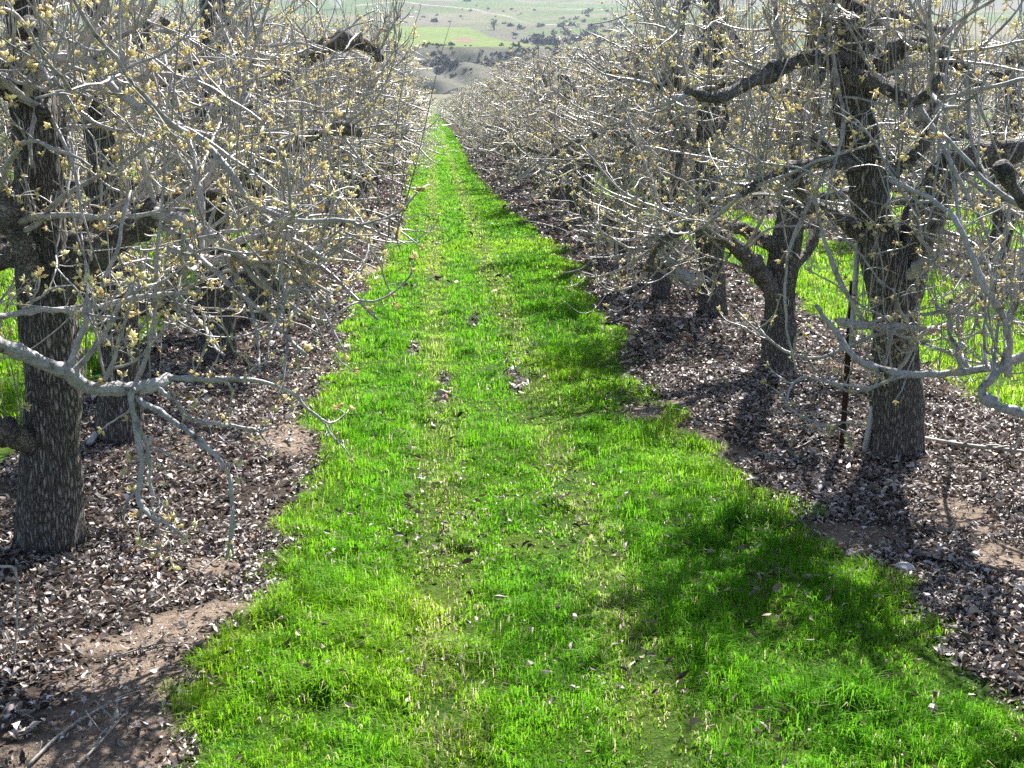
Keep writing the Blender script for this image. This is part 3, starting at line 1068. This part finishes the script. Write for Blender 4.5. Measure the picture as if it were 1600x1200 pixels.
ORD = ['fifth', 'sixth', 'seventh', 'eighth']
MID = 42.0
SP = 2.25
far_protos = [link('pear_tree', one_mesh(tree_parts(400 + i, 2, nl=8, r0=0.13), 400 + i)) for i in range(4)]
i = 0
for rx, y0, side, grp in ((ROW_L, bL4[1] + 1.9, 'left', GL), (ROW_R, bR4[1] + 1.8, 'right', GRR)):
    y, n = y0, 0
    while y < END:
        x = rx + rr.uniform(-0.1, 0.1) + (0.12 if side == 'left' else 0)
        if y < MID:
            lab = f'{ORD[n]} pear tree along the {side} row, its crown merging into the tangle of budding twigs' if n < 4 else f'budding pear tree in the {side} row beyond the eighth tree, crown merged with its neighbours'
            place(protos, i, x, y, lab, grp, 1.12 if side == 'left' else 1.03)
        else:
            place(far_protos, i, x, y, f'tiny distant pear tree toward the vanishing end of the {side} row', grp, 1.15 if side == 'left' else 1.05)
        i += rr.choice((1, 2, 3))
        y += (SP if y < 85 else 2.95) + rr.uniform(-0.2, 0.2)
        n += 1
for k, x in ((1, ROW_L - PITCH), (1, ROW_R + PITCH), (2, ROW_L - 2 * PITCH), (2, ROW_R + 2 * PITCH)):
    y = 10.5 if k == 1 else 18.0
    side = 'left' if x < 0 else 'right'
    while y < (62 if k == 1 else 55):
        pr_ = protos if y < 26 else far_protos
        place(pr_, i, x + rr.uniform(-0.1, 0.1), y, f'pear tree of the {"first" if k == 1 else "second"} row beyond the {side} row, glimpsed between its trunks', GO)
        i += rr.choice((1, 2, 3))
        y += SP + 0.1 + rr.uniform(-0.2, 0.2)

# ------------------------------------------------------------------ small things in the orchard
pg = G(1316, 697)
post = bpy.data.objects.new('steel_post', None)
COL.objects.link(post)
post.location = pg
tag(post, 'rusty brown steel post beside the nearest right trunk, grey pipe tied to its top', 'post')
m = MB()
m.box((0, 0, 0.45), (0.034, 0.006, 1.1))
m.box((0, 0.0205, 0.45), (0.006, 0.035, 1.1))
for q in range(14):
    m.box((0, -0.007, 0.06 + q * 0.065), (0.014, 0.008, 0.018))
link('stake', m.mesh('stake', [MT['rust']], False), post)
m = MB()
zz = np.linspace(0.62, 2.0, 12)
m.tubes(np.stack([0.006 + 0 * zz, -0.03 + 0 * zz, zz], 1), np.full(12, 0.017), 10)
link('pipe', m.mesh('pipe', [MT['pipe']]), post)
m = MB()
for z in (0.70, 0.92):
    m = MB()
    a = np.linspace(0, 2 * PI, 14)
    m.tubes(np.stack([0.004 + 0.030 * np.cos(a), -0.012 + 0.045 * np.sin(a), z + 0.01 * np.sin(a * 2)], 1), np.full(14, 0.003), 5)
    link('wire_tie', m.mesh('wire_tie', [MT['dark']]), post)

rg = G(1350, 706)
m = MB()
e = P(1374, 590, rg[1] - 0.02) - rg
m.tubes(np.array([(0, 0, -0.05), e * 0.5, e]), np.array([0.019, 0.018, 0.018]), 10)
riser = bpy.data.objects.new('sprinkler_riser', None)
COL.objects.link(riser)
riser.location = rg
tag(riser, 'leaning grey sprinkler riser pipe beside the nearest right trunk', 'pipe')
link('pipe', m.mesh('pipe', [MT['pipe']]), riser)
m = MB()
m.tubes(np.array([e, e * 1.05, e * 1.08, e * 1.14]), np.array([0.026, 0.026, 0.013, 0.010]), 10)
link('nozzle', m.mesh('nozzle', [MT['pipe']]), riser)

lg = G(140, 700)
m = MB()
e = G(182, 662) - lg
m.tubes(np.array([(0, 0, 0.03), e * 0.5 + (0, 0, 0.07), e + (0, 0, 0.14)]), np.array([0.018, 0.019, 0.018]), 10)
tag(link('fallen_branch_piece', m.mesh('fallen_branch_piece', [MT['pipe']]), None, lg), 'short bluish grey pipe lying behind the nearest left trunk', 'pipe').name = 'grey_pipe'

for (bx, by, ty, wpx), lab in zip([(933, 394, 356, 7), (955, 406, 350, 8), (963, 413, 356, 5), (980, 416, 380, 6)],
                                  ['leftmost of four pale stakes beside the grass on the right', 'tallest thick pale stake, second of four right of the grass',
                                   'thin pale stake close beside the thickest stake at right', 'leaning pale stake, rightmost of four by the fourth right tree']):
    g = G(bx, by)
    top = P(bx + (8 if bx == 980 else 1), ty, g[1]) - g
    r = wpx * g[1] / F / 2
    m = MB()
    t = np.linspace(0, 1, 8)[:, None]
    pts = np.array([0, 0, -0.05]) * (1 - t) + top * t
    m.tubes(pts, np.array([r, r, r * .97, r * .96, r * .95, r * .95, r * .94, r * .55]), 7)
    tag(link('wooden_stake', m.mesh('wooden_stake', [MT['wood']], False), None, g), lab, 'stake', 'pale stakes by the right row')


def rock(px, py, r, label, mt='stone', seed=0, cat='rock'):
    import bmesh
    bm = bmesh.new()
    bmesh.ops.create_icosphere(bm, subdivisions=4, radius=1)
    rg_ = np.random.default_rng(seed)
    ax = rg_.normal(0, 1, (9, 3))
    ax = unit(ax)
    h = rg_.uniform(0.62, 0.95, 9)
    for v in bm.verts:
        c = np.array(v.co)
        for a_, h_ in zip(ax, h):                      # planes chip facets off the ball
            e_ = c @ a_ - h_
            if e_ > 0:
                c = c - a_ * e_ * 0.85
        c = c * (1 + 0.06 * (fbm(c[0] * 3 + seed, c[1] * 3 + c[2] * 2, 3) - 0.5))
        v.co = c * np.array(r)
    me = bpy.data.meshes.new('rock')
    bm.to_mesh(me)
    bm.free()
    for p in me.polygons:
        p.use_smooth = True
    me.materials.append(MT[mt])
    g = G(px, py)
    g[2] = ground_z(g[0], g[1]) + r[2] * 0.45
    tag(link('rock', me, None, g), label, cat)


rock(1413, 897, (0.044, 0.052, 0.032), 'white rounded rock at the grass edge on the right', seed=3)


def stick(pts, w0, w1, label, side=(), lift=0.012, up=None):
    q = [G(a, b) for a, b in pts]
    for j, p in enumerate(q):
        p[2] = ground_z(p[0], p[1]) + lift + (up[j] if up else 0)
    base = q[0].copy()
    q = crom(np.array(q) - base, 18)
    D = base[1]
    m = MB()
    r = np.linspace(w0, w1, 18) * D / F / 2
    m.tubes(q, r, 6)
    rg_ = np.random.default_rng(len(label))
    s, tg, _ = pick(rg_, q[None], r[None], 7, 0.1, 0.95)
    c = grow(rg_, s, tg + rg_.normal(0, 0.6, (7, 3)) + np.array([0, 0, .3]), rg_.uniform(0.03, 0.14, 7), 5, 0.2, np.array([0, 0, 0.0]), (-99, 99), 99, -9, 9)
    m.tubes(c, np.full((7, 5), r[-1] * 0.8), 4)
    o = link('fallen_stick', m.mesh('fallen_stick', [MT['shoot']]), None, base)
    return tag(o, label, 'stick', 'pruned sticks lying on the ground')


stick([(1430, 690), (1500, 712), (1560, 722), (1640, 728)], 8, 5, 'long pale pruned branch lying right of the nearest right trunk', up=[.02, .03, .03, .03])
stick([(40, 1195), (95, 1150), (160, 1110), (200, 1092)], 7, 3, 'pale stick on bare dirt in the bottom left corner')
stick([(120, 1198), (160, 1160), (195, 1122)], 5, 3, 'short pale stick close to the corner stick, nearest the camera')
stick([(175, 1030), (250, 1012), (310, 1016)], 4, 2, 'thin twig across the bare dirt mound at left')
stick([(230, 960), (300, 905), (345, 870)], 3, 2, 'thin long twig beside the drooping branch tips at left')
stick([(1120, 545), (1200, 560), (1290, 570)], 4, 2, 'thin bent twig lying before the second right trunk')
stick([(1210, 700), (1260, 690), (1330, 640)], 3, 2, 'thin twig on leaf litter left of the rusty post')

# dangling twig at the left border
m = MB()
q = np.array([P(-40, 880, 4.2), P(0, 885, 4.2), P(24, 893, 4.2), P(27, 960, 4.2), P(22, 1030, 4.2), P(25, 1072, 4.2)])
bz = G(24, 1080)
q[-1][2] = max(q[-1][2], 0.02)
m.tubes(crom(q - q[0], 24), np.linspace(0.006, 0.003, 24), 6)
o = link('broken_twig', m.mesh('broken_twig', [MT['branch']]), None, q[0])
tag(o, 'broken twig bent straight down at the left photo border', 'twig')


# ------------------------------------------------------------------ hills
KZ = math.cos(TH) ** 2 / F
KX = math.cos(TH) / F
PY = np.array([[250, 181], [340, 175], [400, 160], [450, 152], [480, 138], [520, 108], [556, 76], [575, 73], [900, 38], [1150, 17], [1400, 0], [1550, -25], [1700, -45], [1800, -48]], float)


def hill_z(Xw, D):
    px = Xw / (KX * D) + VPX
    ypix = np.interp(D, PY[:, 0], PY[:, 1])
    z = H + (VPY - ypix) * KZ * D
    und = (fbm(Xw * 0.004 + 3, D * 0.004, 4) - 0.5)
    z = z + und * np.interp(D, [250, 330, 450, 560, 900, 1400, 1800], [0, 1, 5, 5, 14, 34, 40])
    # gullies cut into the bluff
    bl = smooth(450, 500, D) * smooth(566, 545, D)
    gul = np.abs(fbm(Xw * 0.018 + D * 0.006, D * 0.004 + 4, 3) - 0.5) * 2
    z = z - bl * (1 - smooth(0.0, 0.34, gul)) * 10 + bl * (fbm(Xw * 0.06, D * 0.05, 3) - 0.5) * 4
    z0 = ground_z(Xw, D)
    return np.where(D <= 341, z0, z0 + (z - z0) * smooth(338, 380, D))


def inpoly(x, y, poly):
    ins = np.zeros(x.shape, bool)
    n = len(poly)
    for i in range(n):
        x1, y1_ = poly[i]
        x2, y2_ = poly[(i + 1) % n]
        c = ((y1_ > y) != (y2_ > y)) & (x < (x2 - x1) * (y - y1_) / (y2_ - y1_ + 1e-9) + x1)
        ins ^= c
    return ins


def hp(px, py):                                  # world (X, D) of a hillside spot
    D = float(np.interp(-py, -PY[:, 1], PY[:, 0]))
    return ((px - VPX) * KX * D, D)


FIELD = [hp(*p) for p in [(600, 74), (592, 58), (608, 38), (731, 39), (812, 61), (842, 71), (800, 74.5), (700, 74.8)]]
PATCH = [hp(*p) for p in [(708, 51), (716, 48.5), (735, 50), (752, 58), (748, 61), (726, 60)]]
ROADS = [([(560, 14), (634, 12), (700, 16), (750, 20), (800, 28), (842, 37.5), (900, 36)], 5.0), ([(880, 16), (930, 11), (1010, 8)], 4.0), ([(540, 150), (660, 150), (700, 146), (760, 147), (900, 150)], 5.0)]

ua = np.concatenate([np.linspace(-4.0, -0.52, 60)[:-1], np.linspace(-0.52, 0.62, 560), np.linspace(0.62, 4.0, 60)[1:]])   # X / D
dd = np.concatenate([np.linspace(339.5, 440, 30)[:-1], np.linspace(440, 580, 110)[:-1], np.linspace(580, 1450, 190)[:-1], np.linspace(1450, 1800, 30)])
U, D = np.meshgrid(ua, dd, indexing='ij')
Uf, Df = U.ravel(), D.ravel()
Xh = Uf * Df
Zh = hill_z(Xh, Df)
n1 = fbm(Xh * 0.01 + 9, Df * 0.006, 5)
n2 = fbm(Xh * 0.05, Df * 0.03 + 2, 4)
n3 = fbm(Xh * 0.003 + 30, Df * 0.012, 4)
dry_c = np.array([0.27, 0.25, 0.165])
grn_c = np.array([0.15, 0.22, 0.075])
prp_c = np.array([0.20, 0.165, 0.15])
hc = dry_c + (grn_c - dry_c) * smooth(0.36, 0.52, n3)[:, None]
hc = hc + (prp_c - hc) * (smooth(0.52, 0.66, n1) * 0.7 * (Df > 560))[:, None]
bl = (smooth(452, 470, Df) * smooth(568, 556, Df))[:, None]
hc = hc * (1 - bl) + bl * (np.array([0.21, 0.205, 0.165]) + (n2[:, None] - 0.5) * 0.12)
fl = inpoly(Xh, Df, FIELD)
hc[fl] = np.array([0.25, 0.34, 0.08]) * (0.9 + 0.25 * (n2[fl] - 0.5))[:, None]
pt = inpoly(Xh + (n2 - .5) * 12, Df + (n1 - .5) * 50, PATCH)
hc[pt] = np.array([0.34, 0.235, 0.15])
for pl, wd in ROADS:
    w_ = [hp(*p) for p in pl]
    xs, ys = np.array([p[0] for p in w_]), np.array([p[1] for p in w_])
    o_ = np.argsort(xs)
    yc = np.interp(Xh, xs[o_], ys[o_])
    on = (np.abs(Df - yc) < wd) & (Xh > xs.min()) & (Xh < xs.max())
    hc[on] = np.array([0.50, 0.46, 0.38])
flat_ = (Df < 452)
hc *= 0.5
hc[flat_] = hc[flat_] * 0.6 + np.array([0.16, 0.17, 0.12]) * 0.4
tag(link('hills', mesh_np('hills', np.stack([Xh, Df, Zh], 1), [(grid_faces(len(ua), len(dd)), 0)], [MT['hill']], True, hc)), kind='structure')


def brush_geo(xs, ds, size, rng, tuft=26):
    """low scrub: many small leaf clumps in a dome"""
    Vs, Cs = [], []
    for x, d, s in zip(xs, ds, size):
        z = float(hill_z(np.array([x]), np.array([d]))[0])
        p = rng.normal(0, 1, (tuft, 3))
        p = unit(p) * rng.uniform(0.3, 1, (tuft, 1)) * np.array([1, 1, 0.75]) * s
        p[:, 2] = np.abs(p[:, 2])
        p += np.array([x, d, z])
        q = rng.normal(0, 1, (tuft, 3, 3)) * s * 0.33
        Vs.append((p[:, None] + q).reshape(-1, 3))
        Cs.append(np.repeat(np.array([[0.10, 0.09, 0.095]]) * rng.uniform(0.7, 1.3, (tuft, 1)), 3, 0))
    V = np.concatenate(Vs)
    return V, np.arange(len(V)).reshape(-1, 3), np.concatenate(Cs)


rb = np.random.default_rng(21)
xs, ds, ss = [], [], []
# scrub fills the gullies of the bluff and the rough ground above
for (px, py, sx, sy, n, s) in [(690, 84, 14, 6, 34, 1.3), (705, 93, 12, 6, 34, 1.3), (684, 74.5, 26, 1.2, 26, 1.0), (765, 84, 14, 6, 22, 1.1), (790, 86, 20, 6, 34, 1.2), (850, 92, 36, 9, 70, 1.5), (800, 77, 30, 1.5, 22, 1.0), (707, 111, 3, 2, 3, 1.2),
                               (845, 62, 16, 5, 40, 2.0), (900, 55, 50, 8, 60, 2.4), (1200, 90, 260, 14, 220, 1.9), (420, 85, 110, 10, 90, 1.8), (960, 40, 80, 10, 50, 3), (720, 26, 120, 7, 30, 1.5), (660, 108, 60, 14, 9, 0.8)]:
    for _ in range(n):
        a, b = rb.normal(px, sx), rb.normal(py, sy)
        if b > 140 or b < 5:
            continue
        x, d = hp(a, b)
        if inpoly(np.array([x]), np.array([d]), FIELD)[0] and b < 72:
            continue
        xs.append(x); ds.append(d); ss.append(s * rb.uniform(0.5, 1.4))
V, Fc, C = brush_geo(xs, ds, ss, rb)
b1 = link('brush', mesh_np('brush', V, [(Fc, 0)], [MT['brush']], True, C))
tag(b1, 'dark scrub filling the gullies of the bluff below the green field', 'scrub', kind='stuff')


def at_hill(px, py):
    x, d = hp(px, py)
    return np.array([x, d, float(hill_z(np.array([x]), np.array([d]))[0])])


# bare tree by the field, single dark bush, hedge line, poles, fence, far building, smoke
b = at_hill(772, 43)
m = MB()
rg_ = np.random.default_rng(3)
Ht = 20 * KZ * b[1]
m.tubes(np.array([(0, 0, -1), (0.1, 0, Ht * 0.25), (0, 0.1, Ht * 0.5)]), np.array([0.5, 0.4, 0.3]), 6)
tr_o = bpy.data.objects.new('bare_tree', None)
COL.objects.link(tr_o)
tr_o.location = b
tag(tr_o, 'lone bare tree standing on the upper edge of the green field', 'tree')
link('trunk', m.mesh('trunk', [MT['dark']]), tr_o)
m = MB()
s = np.zeros((40, 3)); s[:, 2] = rg_.uniform(0.15, 0.5, 40) * Ht
dv = rg_.normal(0, 0.6, (40, 3)) + np.array([0, 0, 0.9])
c = grow(rg_, s, dv, rg_.uniform(0.3, 0.55, 40) * Ht, 6, 0.15, np.array([0, 0, .05]), (-99, 99), 99, -9, 99)
m.tubes(c, taper(None, 6, np.full(40, .16), np.full(40, .05), rg_), 3)
s2, tg, _ = pick(rg_, c, np.ones(c.shape[:2]), 160, .3, 1)
c2 = grow(rg_, s2, tg + rg_.normal(0, .6, (160, 3)), rg_.uniform(.08, .2, 160) * Ht, 4, .2, np.array([0, 0, .05]), (-99, 99), 99, -9, 99)
m.tubes(c2, np.full((160, 4), .05), 3)
link('crown', m.mesh('crown', [MT['dark']]), tr_o)


def bush(px, py, s, label, name='bush', n=60):
    x, d = hp(px, py)
    V, Fc, C = brush_geo([x], [d], [s], rb, n)
    z = float(hill_z(np.array([x]), np.array([d]))[0])
    o = np.array([x, d, z])
    tag(link(name, mesh_np(name, V - o, [(Fc, 0)], [MT['brush']], True, C), None, o), label, 'bush')


bush(681, 33, 2.6, 'single dark round bush above the pale green field', n=140)
bush(797, 39, 2.2, 'small dark bush right of the bare hillside tree', n=90)

b0, b1_ = hp(594, 35), hp(638, 34.5)
V, Fc, C = brush_geo(np.linspace(b0[0], b1_[0], 40), np.linspace(b0[1], b1_[1], 40), np.full(40, 1.0), rb, 30)
z = float(hill_z(np.array([b0[0]]), np.array([b0[1]]))[0])
o_ = np.array([b0[0], b0[1], z])
tag(link('hedge', mesh_np('hedge', V - o_, [(Fc, 0)], [MT['brush']], True, C), None, o_), 'low dark hedge along the upper left edge of the field', 'hedge')


def pole(px, pyb, pyt, label):
    g = at_hill(px, pyb)
    h = (pyb - pyt) * KZ * g[1]
    root = bpy.data.objects.new('utility_pole', None)
    COL.objects.link(root)
    root.location = g
    tag(root, label, 'utility pole', 'wooden utility poles on the bluff')
    m = MB()
    m.tubes(np.array([(0, 0, -1), (0, 0, h * .5), (0, 0, h)]), np.array([0.2, 0.17, 0.14]), 8)
    link('shaft', m.mesh('shaft', [MT['dark']]), root)
    m = MB()
    m.box((0, 0, h * 0.93), (1.9, 0.12, 0.12))
    link('crossarm', m.mesh('crossarm', [MT['dark']], False), root)


pole(841, 92, 62, 'taller utility pole standing against the right end of the green field')
pole(783, 104, 90, 'short utility pole on the bluff left of the taller pole')

# dark rail fence at the foot of the bluff
fr = bpy.data.objects.new('rail_fence', None)
COL.objects.link(fr)
fa, fb = at_hill(652, 143), at_hill(742, 138)
fr.location = fa
tag(fr, 'dark low fence line crossing the end of the grass aisle below the bluff', 'fence')
pts = []
for t in np.linspace(0, 1, 14):
    x, d = fa[0] * (1 - t) + fb[0] * t, fa[1] * (1 - t) + fb[1] * t
    pts.append(np.array([x, d, float(hill_z(np.array([x]), np.array([d]))[0])]) - fa)
pts = np.array(pts)
m = MB()
for dz in (0.45, 0.8, 1.1):
    m.tubes(pts + np.array([0, 0, dz]), np.full(14, 0.11), 5)
link('rail', m.mesh('rail', [MT['dark']]), fr)
for p in pts:
    m = MB()
    m.tubes(np.array([p + (0, 0, -.3), p + (0, 0, .6), p + (0, 0, 1.3)]), np.full(3, 0.1), 6)
    link('fence_post', m.mesh('fence_post', [MT['dark']]), fr)

# far shed with smoke drifting from it
bs = at_hill(731, 7)
sh = bpy.data.objects.new('far_shed', None)
COL.objects.link(sh)
sh.location = bs
tag(sh, 'tiny dark shed high on the hillside with white smoke above it', 'shed')
m = MB()
m.box((0, 0, 1.0), (8, 5, 3))
link('wall', m.mesh('wall', [MT['dark']], False), sh)
m = MB()
m.add([(-4.3, -2.9, 2.5), (4.3, -2.9, 2.5), (-4.3, 0, 4.1), (4.3, 0, 4.1), (-4.3, 2.9, 2.5), (4.3, 2.9, 2.5)], [np.array([(0, 1, 3, 2), (2, 3, 5, 4), (0, 4, 5, 1)]), np.array([(0, 2, 4), (1, 5, 3)])])
link('roof', m.mesh('roof', [MT['wood']], False), sh)


def vol_mat(name, dens, col, anis=0.0):
    m = bpy.data.materials.new(name)
    m.use_nodes = True
    t = m.node_tree
    t.nodes.remove(t.nodes['Principled BSDF'])
    v = t.nodes.new('ShaderNodeVolumePrincipled')
    v.inputs['Color'].default_value = (*col, 1)
    v.inputs['Density'].default_value = dens
    v.inputs['Anisotropy'].default_value = anis
    t.links.new(v.outputs[0], t.nodes['Material Output'].inputs['Volume'])
    return m


SMOKE = vol_mat('smoke', 0.05, (0.95, 0.97, 1.0))


def plume(px, py, hpx, wpx, lean, label):
    g = at_hill(px, py)
    h = hpx * KZ * g[1]
    r = wpx * KX * g[1] / 2
    m = MB()
    t = np.linspace(0, 1, 14)
    rg_ = np.random.default_rng(int(px))
    path = np.stack([lean * h * t ** 1.4 + rg_.normal(0, .1 * r, 14), 0 * t, h * t], 1)
    m.tubes(path, r * (0.25 + 0.75 * t) * (1 + rg_.normal(0, .12, 14)), 12)
    tag(link('smoke', m.mesh('smoke', [SMOKE]), None, g), label, 'smoke', kind='stuff')


plume(612, 27, 26, 16, -0.5, 'thin white smoke plume on the hillside above the field')
plume(730, 5, 20, 14, 0.3, 'white smoke rising above the tiny hillside shed')
plume(530, 16, 40, 44, 0.4, 'broad white smoke drifting behind the left row')

# ------------------------------------------------------------------ haze
zt = float(Zh.max()) + 6
m = MB()
m.box((0, -25, (zt - 1.5) / 2 - 1.0), (15000, 7200, zt + 1.5))
hz = link('haze', m.mesh('haze', [vol_mat('haze_air', 0.00014, (0.68, 0.82, 1.0), 0.2)], False))
tag(hz, kind='stuff')
print('objects', len(bpy.data.objects), 'tris', sum(len(me.polygons) for me in bpy.data.meshes))
